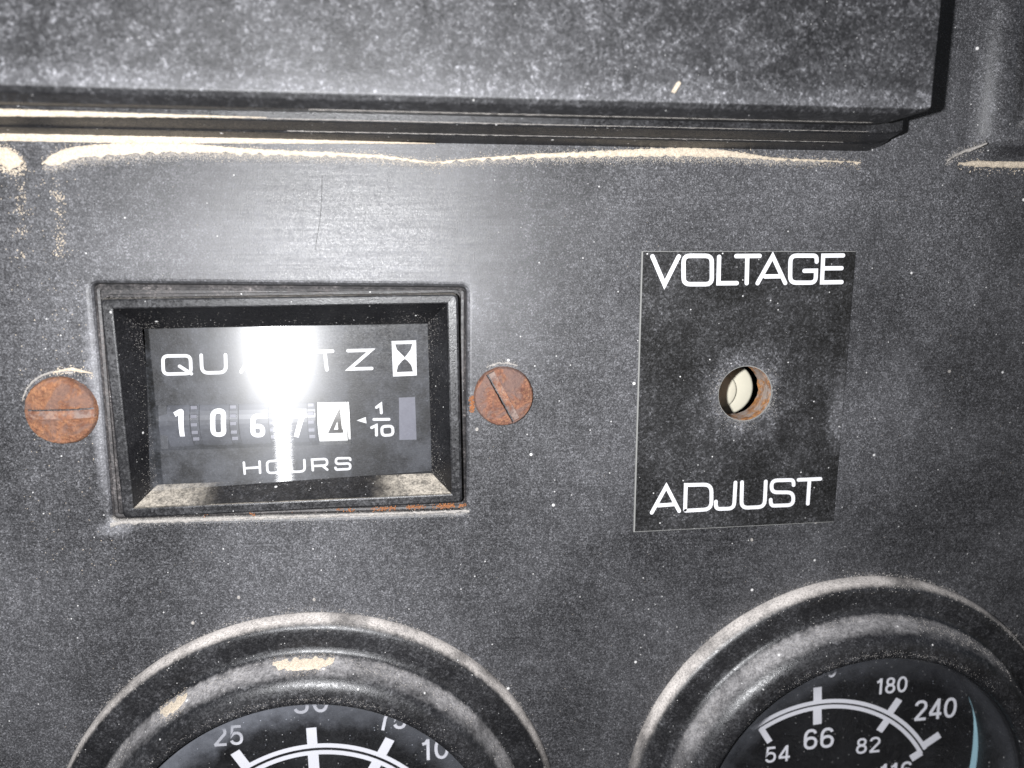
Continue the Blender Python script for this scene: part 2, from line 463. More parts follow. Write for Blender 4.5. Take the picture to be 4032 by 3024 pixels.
def word(spec, mat, parent, name='letter', lift=0.0, thick=0.05, hfun=None):
    w, h, letters = spec
    for strokes in letters:
        mb = MB()
        for i, (closed, r, pts) in enumerate(strokes):
            P = roundpts(pts, r, bool(closed))
            e = 0.012 * i
            if not closed:
                P = list(P)
                for a_, b_ in ((0, 1), (-1, -2)):
                    p, q = Vector(P[a_]), Vector(P[b_])
                    P[a_] = tuple(p + (q - p).normalized() * w * 0.42)
                    cc = P[a_]
                    mb.add(*prism(circ(cc[0], cc[1], w * 0.5, 12), h + lift, h + lift + thick + e + 0.004))
            mb.add(*ribbon(P, w, bool(closed), h + lift, h + lift + thick + e))
        if hfun: mb.V = [(x, z, hh + hfun(z)) for x, z, hh in mb.V]
        mb.build(name, mat, parent)
def lathe(cx, cz, prof, n=160, close_end=False):
    loops = [([(cx + r * math.cos(2 * math.pi * i / n), cz + r * math.sin(2 * math.pi * i / n)) for i in range(n)], h) for r, h in prof]
    return loft(loops, False, close_end)
def text_part(body, cx, cz, h, hgt, wid, mat, parent, rot=0.0, name='numeral', bold=0.02, align='C'):
    cu = bpy.data.curves.new(name, 'FONT')
    cu.body = body; cu.size = 1.0; cu.offset = bold; cu.extrude = 0.01; cu.resolution_u = 4
    t = bpy.data.objects.new('tmp', cu); scene.collection.objects.link(t)
    dg = bpy.context.evaluated_depsgraph_get(); dg.update()
    me = bpy.data.meshes.new_from_object(t.evaluated_get(dg))
    bpy.data.objects.remove(t); bpy.data.curves.remove(cu)
    V = [v.co.copy() for v in me.vertices]
    x0, x1 = min(v.x for v in V), max(v.x for v in V); y0, y1 = min(v.y for v in V), max(v.y for v in V)
    sy = hgt / (y1 - y0); sx = (wid / (x1 - x0)) if wid else sy
    out = []
    c, s_ = math.cos(math.radians(rot)), math.sin(math.radians(rot))
    for v in V:
        a = (v.x - (x0 + x1) / 2) * sx; b = (v.y - (y0 + y1) / 2) * sy
        out.append((cx + a * c - b * s_, cz + a * s_ + b * c, h + (0.05 if v.z > 0 else 0.0)))
    F = [tuple(p.vertices) for p in me.polygons]
    bpy.data.meshes.remove(me)
    return mk(name, out, F, mat, parent, recalc=False)
def arcpts(cx, cz, rx, rz, a0, a1, n=16, p=0.9):
    out = []
    for i in range(n + 1):
        a = math.radians(a0 + (a1 - a0) * i / n); c, s_ = math.cos(a), math.sin(a)
        out.append((cx + rx * math.copysign(abs(c) ** p, c), cz + rz * math.copysign(abs(s_) ** p, s_)))
    return out
DG = {   # grotesque numerals as centre lines in a box 0.56 wide and 1 high
    '0': (.56, [(1, arcpts(.28, .5, .21, .43, 0, 348, 29))]),
    '1': (.40, [(0, [(.04, .76), (.16, .80), (.25, .96)]), (0, [(.25, .98), (.25, .0)])]),
    '2': (.56, [(0, arcpts(.28, .70, .205, .23, 170, -25) + [(.10, .10), (.06, .065)]), (0, [(.05, .065), (.52, .065)])]),
    '4': (.56, [(0, [(.40, 1.0), (.40, 0)]), (0, [(.38, .94), (.06, .29)]), (0, [(.03, .26), (.54, .26)])]),
    '5': (.56, [(0, [(.48, .93), (.15, .93), (.105, .50)] + arcpts(.275, .335, .205, .27, 135, -160))]),
    '6': (.56, [(1, arcpts(.28, .315, .205, .25, 0, 340, 24)), (0, [(.45, .78)] + arcpts(.28, .60, .21, .335, 50, 180) + [(.07, .40)])]),
    '7': (.54, [(0, [(.03, .93), (.49, .93), (.33, .55), (.22, .0)])]),
    '8': (.56, [(1, arcpts(.28, .735, .17, .195, 0, 340, 22)), (1, arcpts(.28, .29, .205, .225, 0, 340, 22))]),
}
def numeral(body, cx, cz, h, hgt, wid, mat, parent, rot=0.0, w=0.13):
    adv = [DG[c][0] for c in body]; gap = 0.075
    tot = sum(adv) + gap * (len(body) - 1)
    sx = wid / tot; x = -tot / 2
    c_, s_ = math.cos(math.radians(rot)), math.sin(math.radians(rot))
    for ch, a in zip(body, adv):
        mb = MB()
        for i, (closed, P) in enumerate(DG[ch][1]):
            Q = [((x + p[0]) * sx, (p[1] - 0.5) * hgt) for p in P]
            Q = [(cx + p[0] * c_ - p[1] * s_, cz + p[0] * s_ + p[1] * c_) for p in Q]
            mb.add(*ribbon(Q, w * hgt, bool(closed), h, h + 0.05 + 0.01 * i))
        mb.build('numeral', mat, parent)
        x += a + gap
def interp(P, x):
    if x <= P[0][0]: return P[0][1]
    for (a, b), (c, d) in zip(P, P[1:]):
        if x <= c: return b + (d - b) * (x - a) / max(1e-9, c - a)
    return P[-1][1]
def grain(mb, x, z, h, r):
    a = random.random() * 6.28
    P = [(x + r * math.cos(a + q) * random.uniform(.7, 1.2), z + r * math.sin(a + q) * random.uniform(.7, 1.2)) for q in (0, 1.57, 3.14, 4.71)]
    mb.add([(p[0], p[1], h) for p in P] + [(x, z, h + r * random.uniform(.6, 1.1))], [(0, 1, 4), (1, 2, 4), (2, 3, 4), (3, 0, 4)])
def sand_strip(name, up, lo, h, thick, mat, jag=0.25, step=0.18, nz=9, grains=0, parent=None, kind='stuff', label=None, hfun=None, gr=0.09, cat=None):
    x0, x1 = up[0][0], up[-1][0]
    nx = int((x1 - x0) / step); V = []; F = []
    for i in range(nx + 1):
        x = x0 + (x1 - x0) * i / nx
        zu, zl = interp(up, x), interp(lo, x)
        zu += jag * 0.4 * noise.noise(Vector((x * 1.7, 3.1, 0))); zl += jag * (noise.noise(Vector((x * 1.1, 9.1, 0))) + 0.3 * noise.noise(Vector((x * 3.7, 5.1, 0))))
        if zu < zl + 0.03: zu = zl + 0.03
        for j in range(nz + 1):
            t = j / nz; z = zl + (zu - zl) * t
            b = math.sin(math.pi * min(1, max(0, t))) ** 0.6 * thick
            b *= 0.75 + 0.5 * noise.noise(Vector((x * 0.9, z * 0.9, 1))) + 0.35 * noise.noise(Vector((x * 4, z * 4, 2)))
            base = h if hfun is None else hfun(x, z)
            V.append((x, z, base + 0.01 + max(0, b) if 0 < j < nz else base - 0.02))
    for i in range(nx):
        for j in range(nz):
            a = i * (nz + 1) + j
            F.append((a, a + nz + 1, a + nz + 2, a + 1))
    mb = MB(); mb.add(V, F)
    for _ in range(grains):
        x = random.uniform(x0, x1); zl = interp(lo, x); zu = interp(up, x)
        z = zl - abs(random.gauss(0, 0.45)) if random.random() < .75 else zu + abs(random.gauss(0, .3))
        base = h if hfun is None else hfun(x, z)
        grain(mb, x, z, base, random.uniform(.4, 1.3) * gr)
    o = mb.build(name, mat, parent, smooth=True, recalc=True)
    return props(o, label, cat, None, kind)

# ------------------------------------------------------------------ measured outlines, in millimetres
W_VOLTAGE = (0.66, 0.3, [[(0, 0, [(34.15, -0.53), (36.31, -4.99), (38.48, -0.53)])], [(1, 1.0, [(39.11, -0.68), (43.56, -0.68), (43.78, -4.95), (39.3, -4.93)])], [(0, 0, [(44.71, -0.55), (44.82, -4.81), (48.03, -4.8)])], [(0, 0, [(47.15, -0.71), (51.45, -0.67)]), (0, 0, [(49.2, -0.7), (49.35, -5.09)])], [(0, 0, [(50.97, -5.07), (53.27, -0.7), (55.72, -5.05)]), (0, 0, [(51.95, -3.8), (54.99, -3.77)])], [(0, [0, 1, 1, 1, 1, 0, 0], [(60.5, -1.82), (60.4, -0.63), (56.14, -0.63), (56.37, -4.76), (60.56, -4.77), (60.48, -2.92), (58.29, -2.95)])], [(0, 0, [(65.03, -0.59), (61.48, -0.63), (61.6, -4.73), (65.13, -4.69)]), (0, 0, [(61.55, -2.57), (64.94, -2.54)])]])
W_ADJUST = (0.62, 0.3, [[(0, 0, [(35.52, -41.51), (37.88, -36.95), (40.3, -41.42)]), (0, 0, [(36.43, -40.12), (39.49, -40.01)])], [(0, [0, 0, 1.3, 1.3, 0], [(41.16, -41.28), (41.1, -36.85), (45.37, -36.92), (45.58, -41.11), (40.98, -41.18)])], [(0, 1.0, [(49.39, -36.48), (49.39, -41.14), (46.29, -41.09), (46.27, -39.57)])], [(0, 1.1, [(50.49, -36.46), (50.64, -41.09), (54.6, -41.06), (54.52, -36.48)])], [(0, 1.0, [(59.37, -37.79), (59.25, -36.65), (55.52, -36.61), (55.62, -38.62), (59.35, -38.77), (59.56, -40.94), (55.68, -40.93), (55.54, -39.62)])], [(0, 0, [(59.87, -36.67), (64.17, -36.63)]), (0, 0, [(62.01, -36.66), (62.04, -41.09)])]])
W_QUARTZ = (0.52, -8, [[(1, 0.8, [(-39.97, -15.97), (-35.91, -15.98), (-36.0, -18.75), (-40.09, -18.8)]), (0, 0, [(-37.79, -17.46), (-35.79, -18.92)])], [(0, 1.0, [(-34.3, -15.7), (-34.38, -18.71), (-30.79, -18.68), (-30.69, -15.71)])], [(0, 0, [(-28.65, -18.81), (-26.42, -15.44), (-24.46, -18.72)]), (0, 0, [(-27.8, -17.77), (-25.31, -17.71)])], [(0, [0, 0, 0.7, 0.7, 0], [(-22.88, -18.75), (-22.86, -15.49), (-19.23, -15.45), (-19.27, -17.26), (-22.87, -17.3)]), (0, 0, [(-19.96, -17.35), (-19.0, -18.69)])], [(0, 0, [(-17.32, -15.64), (-14.22, -15.56)]), (0, 0, [(-15.65, -15.61), (-15.43, -18.73)])], [(0, 0, [(-12.26, -15.54), (-8.46, -15.5), (-11.95, -18.46), (-8.22, -18.42)])]])
W_HOURS = (0.38, -8, [[(0, 0, [(-28.99, -33.09), (-28.96, -35.27)]), (0, 0, [(-26.56, -33.0), (-26.57, -35.2)]), (0, 0, [(-28.96, -34.21), (-26.58, -34.11)])], [(1, 0.6, [(-25.42, -33.16), (-22.98, -33.11), (-22.97, -35.08), (-25.43, -35.12)])], [(0, 0.7, [(-21.74, -33.03), (-21.7, -35.07), (-19.59, -35.02), (-19.59, -32.97)])], [(0, [0, 0, 0.5, 0.5, 0], [(-18.33, -35.06), (-18.38, -33.11), (-16.03, -33.06), (-16.03, -34.14), (-18.31, -34.19)]), (0, 0, [(-16.78, -34.19), (-15.92, -34.97)])], [(0, 0.5, [(-12.33, -33.51), (-12.36, -33.05), (-14.61, -33.01), (-14.65, -33.96), (-12.39, -33.93), (-12.38, -34.88), (-14.69, -34.91), (-14.76, -34.43)])]])
W_TENTH = (0.46, -8, [[(0, 0, [(-8.06, -24.88), (-7.22, -24.26), (-7.15, -25.88)])], [(0, 0, [(-8.57, -26.73), (-5.77, -26.78)])], [(0, 0, [(-8.95, -28.16), (-8.03, -27.74), (-8.04, -29.54)])], [(1, 0.6, [(-7.18, -27.93), (-5.42, -27.9), (-5.39, -29.37), (-7.13, -29.45)])]])
W_DIGITS = (0.75, -9.0, [[(0, 0.3, [(-39.36, -25.47), (-38.36, -24.94), (-38.44, -29.04)])], [(1, 1.0, [(-33.54, -25.08), (-31.88, -25.07), (-32.06, -28.9), (-33.68, -28.91)])], [(0, 0.9, [(-25.75, -25.97), (-27.37, -26.0), (-27.62, -29.18), (-26.1, -29.22), (-26.01, -27.6), (-27.53, -27.63)])], [(0, 0, [(-21.47, -26.08), (-19.73, -26.07), (-20.95, -29.71)])], [(0, 0, [(-13.86, -29.16), (-14.02, -25.89), (-15.39, -28.87), (-13.42, -28.82)])]])
ARROW = [(-11.08, -26.84), (-9.65, -26.31), (-9.56, -27.37)]
LOGO_O = [(-5.22, -14.09), (-1.37, -14.02), (-1.37, -19.68), (-5.14, -19.8)]
LOGO_T = [(-4.67, -14.6), (-1.97, -14.58), (-2.27, -15.49), (-2.88, -16.32), (-3.24, -16.72), (-3.59, -16.31), (-4.43, -15.46)]
LOGO_B = [(-3.23, -16.96), (-2.78, -17.28), (-2.21, -18.02), (-1.97, -19.03), (-4.57, -19.09), (-4.34, -18.1), (-3.73, -17.34)]
WINDOW = [(-41.68, -23.7), (-12.07, -23.76), (-11.97, -30.7), (-41.93, -30.98)]
GREY = [(-4.3, -23.25), (-1.73, -23.21), (-1.64, -30.27), (-4.4, -30.25)]
SAND_MAIN_UP = [(-50.73, 11.59), (-49.38, 12.93), (-47.8, 13.61), (-46.21, 14.04), (-41.47, 14.52), (-36.3, 14.81), (-31.02, 14.58), (-24.66, 14.05), (-18.23, 13.83), (-12.66, 13.72), (-6.0, 13.45), (-1.53, 12.93), (1.65, 12.53), (7.64, 13.18), (16.95, 14.0), (26.44, 14.59), (33.67, 15.07), (38.84, 15.34), (44.72, 15.05), (48.63, 14.53), (52.34, 13.97), (66.61, 13.53)]
SAND_MAIN_LO = [(-50.78, 11.1), (-49.6, 10.78), (-48.06, 10.97), (-46.44, 11.66), (-41.68, 12.13), (-36.48, 12.55), (-31.14, 12.83), (-24.74, 12.87), (-18.28, 12.77), (-12.7, 12.76), (-6.02, 12.62), (-1.55, 12.34), (1.65, 12.11), (7.64, 12.66), (16.96, 13.05), (26.47, 13.23), (33.74, 13.35), (38.93, 13.39), (44.81, 13.41), (48.7, 13.4), (52.38, 13.38), (66.64, 13.23)]
SAND_L_UP = [(-57.64, 13.7), (-55.77, 13.57), (-54.84, 13.39), (-53.95, 12.85), (-52.8, 11.69)]
SAND_L_LO = [(-57.94, 11.16), (-56.05, 11.02), (-55.13, 10.8), (-54.19, 10.62), (-52.81, 11.56)]
SAND_R = [(83.61, 13.64), (85.08, 13.89), (93.81, 13.94), (101.19, 13.9), (101.32, 13.05), (93.93, 13.02), (86.04, 13.1)]
FLECK_A = [(-53.46, 10.89), (-53.6, 9.57), (-53.89, 6.91), (-54.07, 5.23), (-54.33, 2.87), (-54.55, 0.83), (-54.73, -0.88)]
FLECK_B = [(-49.28, 9.13), (-49.3, 7.62), (-48.98, 6.62), (-49.32, 4.26), (-49.26, 2.9), (-49.39, 0.85), (-49.93, -1.22)]
CHIP = [(32.92, 20.88)]
DROPS = [(-36.07, -56.13), (-17.83, -53.33), (-29.08, -52.36), (63.91, -44.17), (52.91, -46.78), (7.67, -26.85), (84.93, -19.21)]

# ------------------------------------------------------------------ the panel
HOLE_C = (50.2, -22.15); HOLE_R = 4.4
C1 = (-19.5, -96.0); C2 = (73.1, -94.8)
MH = dict(x0=-46.2, x1=6.1, z0=-39.64, z1=-4.96)
def meter_hole(off, r=0.9):
    P = rrect(MH['x0'] - off, MH['x1'] + off, MH['z0'] - off, MH['z1'] + off, max(0.3, r + off), 6)
    return rot2(P, -20, -22.3, -0.75)
mb = MB()
outer = [(-130, -190), (170, -190), (170, 100), (-130, 100)]
mb.add(*fill(outer, [meter_hole(0.8), circ(*HOLE_C, HOLE_R, 72), circ(*C1, 38, 96), circ(*C2, 38, 96)], 0.0))
mb.add(*loft([(meter_hole(0.8), 0), (meter_hole(0.5), -0.06), (meter_hole(0.2), -0.25), (meter_hole(0.03), -0.6), (meter_hole(0), -1.0), (meter_hole(0), -3.2)]))
panel = mb.build('instrument_panel', M['panel'], smooth=False)
props(panel, 'dusty black plastic instrument panel holding the meter, plate and gauges', None, None, 'structure')
hw = []
for k_, h in enumerate((0.0, -0.25, -0.6, -1.4, -2.4, -3.4, -4.3)):
    P = []
    for i in range(72):
        a = 2 * math.pi * i / 72
        r = HOLE_R - 0.02 - (0.05 + 0.34 * abs(noise.noise(Vector((math.cos(a) * 3, math.sin(a) * 3, h)))) if k_ > 0 else 0)
        P.append((HOLE_C[0] + r * math.cos(a), HOLE_C[1] + r * math.sin(a)))
    hw.append((P, h))
mk('hole_wall', *loft(hw), M['holewall'], panel, smooth=True)
bk = MB(); bk.add(*prism([(-130, -190), (170, -190), (170, 100), (-130, 100)], -26, -25))  # dark slab added behind the panel to block sky light
props(bk.build('added_sky_blocker', M['void']), None, None, None, 'structure')

SC = [(-13.91, 10.4), (-14.0, 9), (-14.12, 7.3), (-14.3, 5.4), (-14.55, 3.8), (-14.95, 2), (-15.28, 0.1)]
mb = MB(); mb.add(*ribbon(SC, 0.055, False, 0.0, 0.012)); mb.build('scratch', M['void'], panel)
# neighbouring raised module at the upper right, moulded into the panel
mb = MB()
def mod(off, h):
    return ([(87.6 - off, 100), (87.6 - off, 18.6 - off * .3), (88.1 - off * .8, 17.4 - off * .6), (89.8 - off * .5, 16.9 - off * .85), (160, 16.9 - off * .85), (160, 100)], h)
mb.add(*loft([mod(4.4, -0.04), mod(3.7, 0.08), mod(2.9, 0.35), mod(2.1, 0.85), mod(1.3, 1.4), mod(0.5, 1.75), mod(-.4, 1.85), mod(-1.5, 1.75), mod(-3, 1.5), mod(-5, 1.3)], False, True))
o = mb.build('raised_module', M['panel'], smooth=True)
props(o, 'soft edged raised dusty module at the upper right corner', 'panel module')

# ------------------------------------------------------------------ raised cover along the top
cov = thing('panel_cover', -5, 17, 0, 'wide raised dusty black cover with stepped lower edge and clipped corner', 'cover')
def lay(zb, xr, zc, xc, h): # lower edge z, right edge x, z where the clipped corner meets the side, x where it meets the lower edge
    return ([(-95, zb), (xc, zb), (xr, zc), (xr, 92), (-95, 92)], h)
mb = MB()
mb.add(*loft([lay(17.9, 68.3, 19.6, 64.4, 4.6), lay(17.75, 68.6, 19.3, 64.4, 8.9), lay(17.55, 68.8, 19.0, 64.2, 9.5), lay(18.35, 68.85, 18.95, 66.0, 11.5), lay(19.1, 68.85, 19.4, 68.2, 12.0)], False, True))
mb.build('cover_front', M['cover'], cov, bevel=0.16, segs=2)
mb = MB()
mb.add(*loft([lay(15.05, 69.3, 15.7, 67.4, 0.0), lay(15.25, 69.3, 15.85, 67.3, 0.7), lay(15.75, 69.3, 16.3, 67.0, 2.4), lay(15.95, 69.3, 16.5, 67.0, 2.5), lay(16.75, 69.3, 17.1, 66.9, 5.35), lay(17.0, 69.3, 17.3, 66.8, 5.5)], False, True))
mb.build('cover_base', M['bezel'], cov, bevel=0.08, segs=1)

# ------------------------------------------------------------------ sand and dust lying on the panel
_mid = [(u[0], interp(SAND_MAIN_LO, u[0])) for u in SAND_MAIN_UP]
_u = [(u[0], u[1] - 0.10 * (u[1] - l[1])) for u, l in zip(SAND_MAIN_UP, _mid)]
_l = [(u[0], l[1] + 0.22 * (u[1] - l[1])) for u, l in zip(SAND_MAIN_UP, _mid)]
mb = MB()
for _ in range(13000):
    x = random.uniform(-50.5, 60) if random.random() < .8 else random.uniform(-50.5, -10)
    zl = interp(_l, x); w_ = max(.25, interp(_u, x) - zl)
    z = zl + .12 - abs(random.gauss(0, .34 + .16 * w_))
    grain(mb, x, z, 0, random.uniform(.03, .075))
for _ in range(1500):
    x = random.uniform(-56, 66); z = random.gauss(14.7 - 1.2 * random.random(), .5)
    grain(mb, x, z, 0, random.uniform(.02, .06))
props(mb.build('fine_dust', M['palesand']), 'fine pale dust fading out below the long sand drift', 'dust', None, 'stuff')
sand_strip('sand_drift', _u, _l, 0.0, 0.22, M['sand'], 0.40, grains=2600, label='long drift of cream sand on the panel under the cover', gr=0.06)
sand_strip('sand_drift', SAND_L_UP, SAND_L_LO, 0.0, 0.5, M['sand'], 0.5, grains=300, label='short clump of cream sand at the left edge under the cover')
sand_strip('sand_drift', [(82.6, 13.7)] + SAND_R[:1] + [(85.08, 13.95), (93.81, 14.05), (101.2, 14.0)], [(82.6, 13.3), (84.0, 13.15), (86.04, 13.0), (93.93, 12.95), (101.3, 12.95)], 0.0, 0.3, M['sand'], 0.2, grains=150, label='thin line of cream sand below the raised module')
sand_strip('dust_ridge', [(80.5, 13.9), (82.0, 14.9), (83.6, 15.7), (85.4, 16.4)], [(80.5, 13.5), (82.1, 14.4), (83.8, 15.2), (85.5, 16.0)], 0.0, 0.5, M['palesand'], 0.3, grains=120, label='short slanting ridge of pale dust left of the raised module', hfun=lambda x, z: max(0, min(2.0, (x - 82.6) * 0.75)))
# dust beads caught on the cover steps
def bead(name, x0, x1, zf, hf, wf, mat, label):
    up = []; lo = []
    n = int((x1 - x0) / 0.8)
    for i in range(n + 1):
        x = x0 + (x1 - x0) * i / n
        w = wf(x); up.append((x, zf + w / 2)); lo.append((x, zf - w / 2))
    return sand_strip(name, up, lo, hf, 0.32, mat, 0.08, 0.22, 5, grains=0, label=label)
def taper(w0, w1, xa, xb): return lambda x: w0 + (w1 - w0) * min(1, max(0, (x - xa) / (xb - xa)))
bead('dust_bead', -70, -20, 17.10, 5.42, taper(1.0, .16, -52, -20), M['sand'], 'cream dust bead along the upper step of the cover')
bead('dust_bead', -70, 2, 14.95, 0.25, taper(1.35, .14, -40, 2), M['sand'], 'cream dust bead in the crease where cover meets panel')
bead('dust_bead', -20, 64, 17.0, 5.42, taper(.16, .08, -20, 64), M['palesand'], 'thin grey dust line along the upper step of the cover')
bead('dust_bead', -18, 62, 15.93, 2.45, taper(.13, .07, -18, 62), M['palesand'], 'thin grey dust line along the middle step of the cover')
bead('dust_bead', -14, 62, 17.55, 9.45, taper(.12, .06, -14, 62), M['palesand'], 'thin grey dust line under the lower edge of the cover front')

# loose grains: vertical trickles at the left, and scattered pale flecks over the panel
mb = MB()
for L_, sp_ in ((FLECK_A, 0.55), (FLECK_B, 0.42)):
    for (xa, za), (xb, zb) in zip(L_, L_[1:]):
        for _ in range(22):
            t = random.random(); x = xa + (xb - xa) * t; z = za + (zb - za) * t
            if noise.noise(Vector((x * .3, z * .9, 4))) < -0.05: continue
            for q in range(random.randint(0, 4)):
                grain(mb, x + random.gauss(0, sp_), z + random.gauss(0, .35), 0, random.uniform(.04, .13))
def clear(x, z):
    return not (-47.2 < x < 7.2 and -40.6 < z < -4 or 31 < x < 66.3 and -45.8 < z < -.3 or math.hypot(x - C1[0], z - C1[1]) < 41 or math.hypot(x - C2[0], z - C2[1]) < 41
                or math.hypot(x + 51.3, z + 22.5) < 5 or math.hypot(x - 11.75, z + 21.75) < 5 or (x > 82 and z > 13))
for _ in range(420):
    x, z = random.uniform(-58, 100), random.uniform(-90, 12)
    if clear(x, z): grain(mb, x, z, 0, random.choice((.03, .04, .04, .05, .06)))
for _ in range(200):
    x, z = random.uniform(-58, -46), random.uniform(-48, 10)
    if clear(x, z): grain(mb, x, z, 0, random.uniform(.04, .11))
props(mb.build('loose_grains', M['sand']), 'loose cream sand grains sprinkled over the black panel', 'sand', None, 'stuff')
mb = MB()
for x, z in DROPS:
    P = []
    for i in range(14):
        a = 2 * math.pi * i / 14; r = 0.23 * (1 + .25 * noise.noise(Vector((x + math.cos(a), z + math.sin(a), 0))))
        P.append((x + r * math.cos(a), z + r * math.sin(a) * 1.2))
    mb.add(*prism(P, 0, 0.08))
props(mb.build('dried_droplets', M['palesand']), 'tiny dried pale droplets scattered on the panel', 'droplets', None, 'stuff')
cx, cz = CHIP[0]
P = rot2([(cx - .28, cz - .8), (cx + .25, cz - .72), (cx + .33, cz + .75), (cx - .05, cz + .85), (cx - .24, cz + .5)], cx, cz, -28)
o = mk('straw_chip', *prism([(p[0] - 0.0, p[1]) for p in P], 12.02, 12.3), M['sand'], None, bevel=.05)
props(o, 'tiny cream straw chip stuck on the cover front', 'chip')

# ------------------------------------------------------------------ hour meter
HM = thing('hour_meter', -19.8, -22.3, 0, 'rectangular quartz hour meter reading 10674 behind a glaring lens', 'hour meter')
FR = 0.55
def fr(off, r=0.8):
    return rot2(rrect(-44.35 + off, 5.1 - off, -38.3 + off, -6.35 - off, max(0.12, r - off * .5), 6), -19.6, -22.3, FR)
def inn(off=0.0):
    return rot2(rrect(-42.7 + off, 3.42 - off, -36.75 + off, -7.85 - off, 0.12, 6), -19.6, -22.3, FR)
def opn(off=0.0):
    return rot2(rrect(-40.75 - off, 0.62 + off, -34.75 - off, -11.0 + off, 0.12, 6), -19.6, -22.3, FR)
mb = MB()
mb.add(*loft([(meter_hole(-0.02), -1.6), (meter_hole(-0.05), -0.75), (meter_hole(-0.45), -0.55), (meter_hole(-0.8), -0.62), (meter_hole(-0.84), -0.95), (fr(-0.45), -0.95), (fr(-0.4), -0.5), (fr(-0.16), -0.45), (fr(-0.1), -1.3), (fr(0.2), -1.3)]))
mb.build('mounting_flange', M['flange'], HM, smooth=False)
mb = MB()
mb.add(*loft([(fr(0), -1.6), (fr(0), 1.15), (fr(.1), 1.42), (fr(.34), 1.55), (inn(-.25), 1.5), (inn(-.08), 1.42), (inn(0), 1.25)]))
mb.build('frame', M['bezel'], HM, smooth=False)
# bevel: four sloping faces
I, O, U = inn(0), opn(0), opn(2.6); n6 = 7
quads = [('upper', 0), ('left', 1), ('lower', 2), ('right', 3)]
for nm, q in quads:
    a = q * n6 + 3; b = ((q + 1) % 4) * n6 + 3
    V = [(*I[a], 1.25), (*I[b], 1.25), (*O[b], -3.0), (*O[a], -3.0), (*U[a], -3.15), (*U[b], -3.15)]
    V2 = []
    mk('bevel', V, [(0, 1, 2, 3), (3, 2, 5, 4)], M['bevel_low' if nm == 'lower' else 'bevel'], HM)
mb = MB()
for nm, q in quads:
    a = q * n6 + 3; b = ((q + 1) % 4) * n6 + 3
    dens = {'upper': 420, 'left': 420, 'lower': 260, 'right': 520}[nm]
    for _ in range(dens):
        u = random.random()
        if random.random() < .45: u = random.choice((abs(random.gauss(0, .1)), 1 - abs(random.gauss(0, .1)))); u = min(1, max(0, u))
        t = 1 - abs(random.gauss(0, .36))
        if t < 0.03: continue
        p = Vector(I[a]).lerp(Vector(I[b]), u).lerp(Vector(O[a]).lerp(Vector(O[b]), u), t)
        grain(mb, p.x, p.y, 1.25 + (-3.0 - 1.25) * t, random.uniform(.02, .06))
for _ in range(900):      # grit along the outer lip of the frame, thickest at the top
    x = random.uniform(-44.2, 5); top = random.random() < .75
    p = rot2([(x, (-6.35 if top else -38.3) + random.gauss(.05, .12))], -19.6, -22.3, FR)[0]
    grain(mb, p[0], p[1], 1.3 if p[1] < -6.4 and top else -.9 if top else 1.2, random.uniform(.02, .06))
props(mb.build('bezel_grit', M['palesand']), 'fine pale grit dusted over the hour meter bezel', 'dust', None, 'stuff')
# face plate with the counter window
mb = MB()
WN = [WINDOW[0], WINDOW[1], WINDOW[2], WINDOW[3]]
big = rot2([(-45.5, -39), (5.2, -39), (5.2, -6), (-45.5, -6)], -19.6, -22.3, FR)
mb.add(*fill(big, [WN], -8.0))
mb.add(*loft([(WN, -8.0), (WN, -9.2), ([(x + (1.2 if x < -20 else -.3), z) for x, z in WN], -9.3), ([(x + (1.2 if x < -20 else -.3), z) for x, z in WN], -20)]))
mb.build('face_plate', M['face'], HM)
word(W_QUARTZ, M['meter_white'], HM)
word(W_HOURS, M['meter_white'], HM)
word(W_TENTH, M['meter_white'], HM)
mk('arrow', *prism(ARROW, -8, -7.94), M['meter_white'], HM)
V, F = fill(LOGO_O, [LOGO_T, LOGO_B], -7.94)
mk('hourglass_emblem', V, F, M['meter_white'], HM)
mk('grey_patch', *prism(GREY, -8, -7.95), M['grey'], HM)
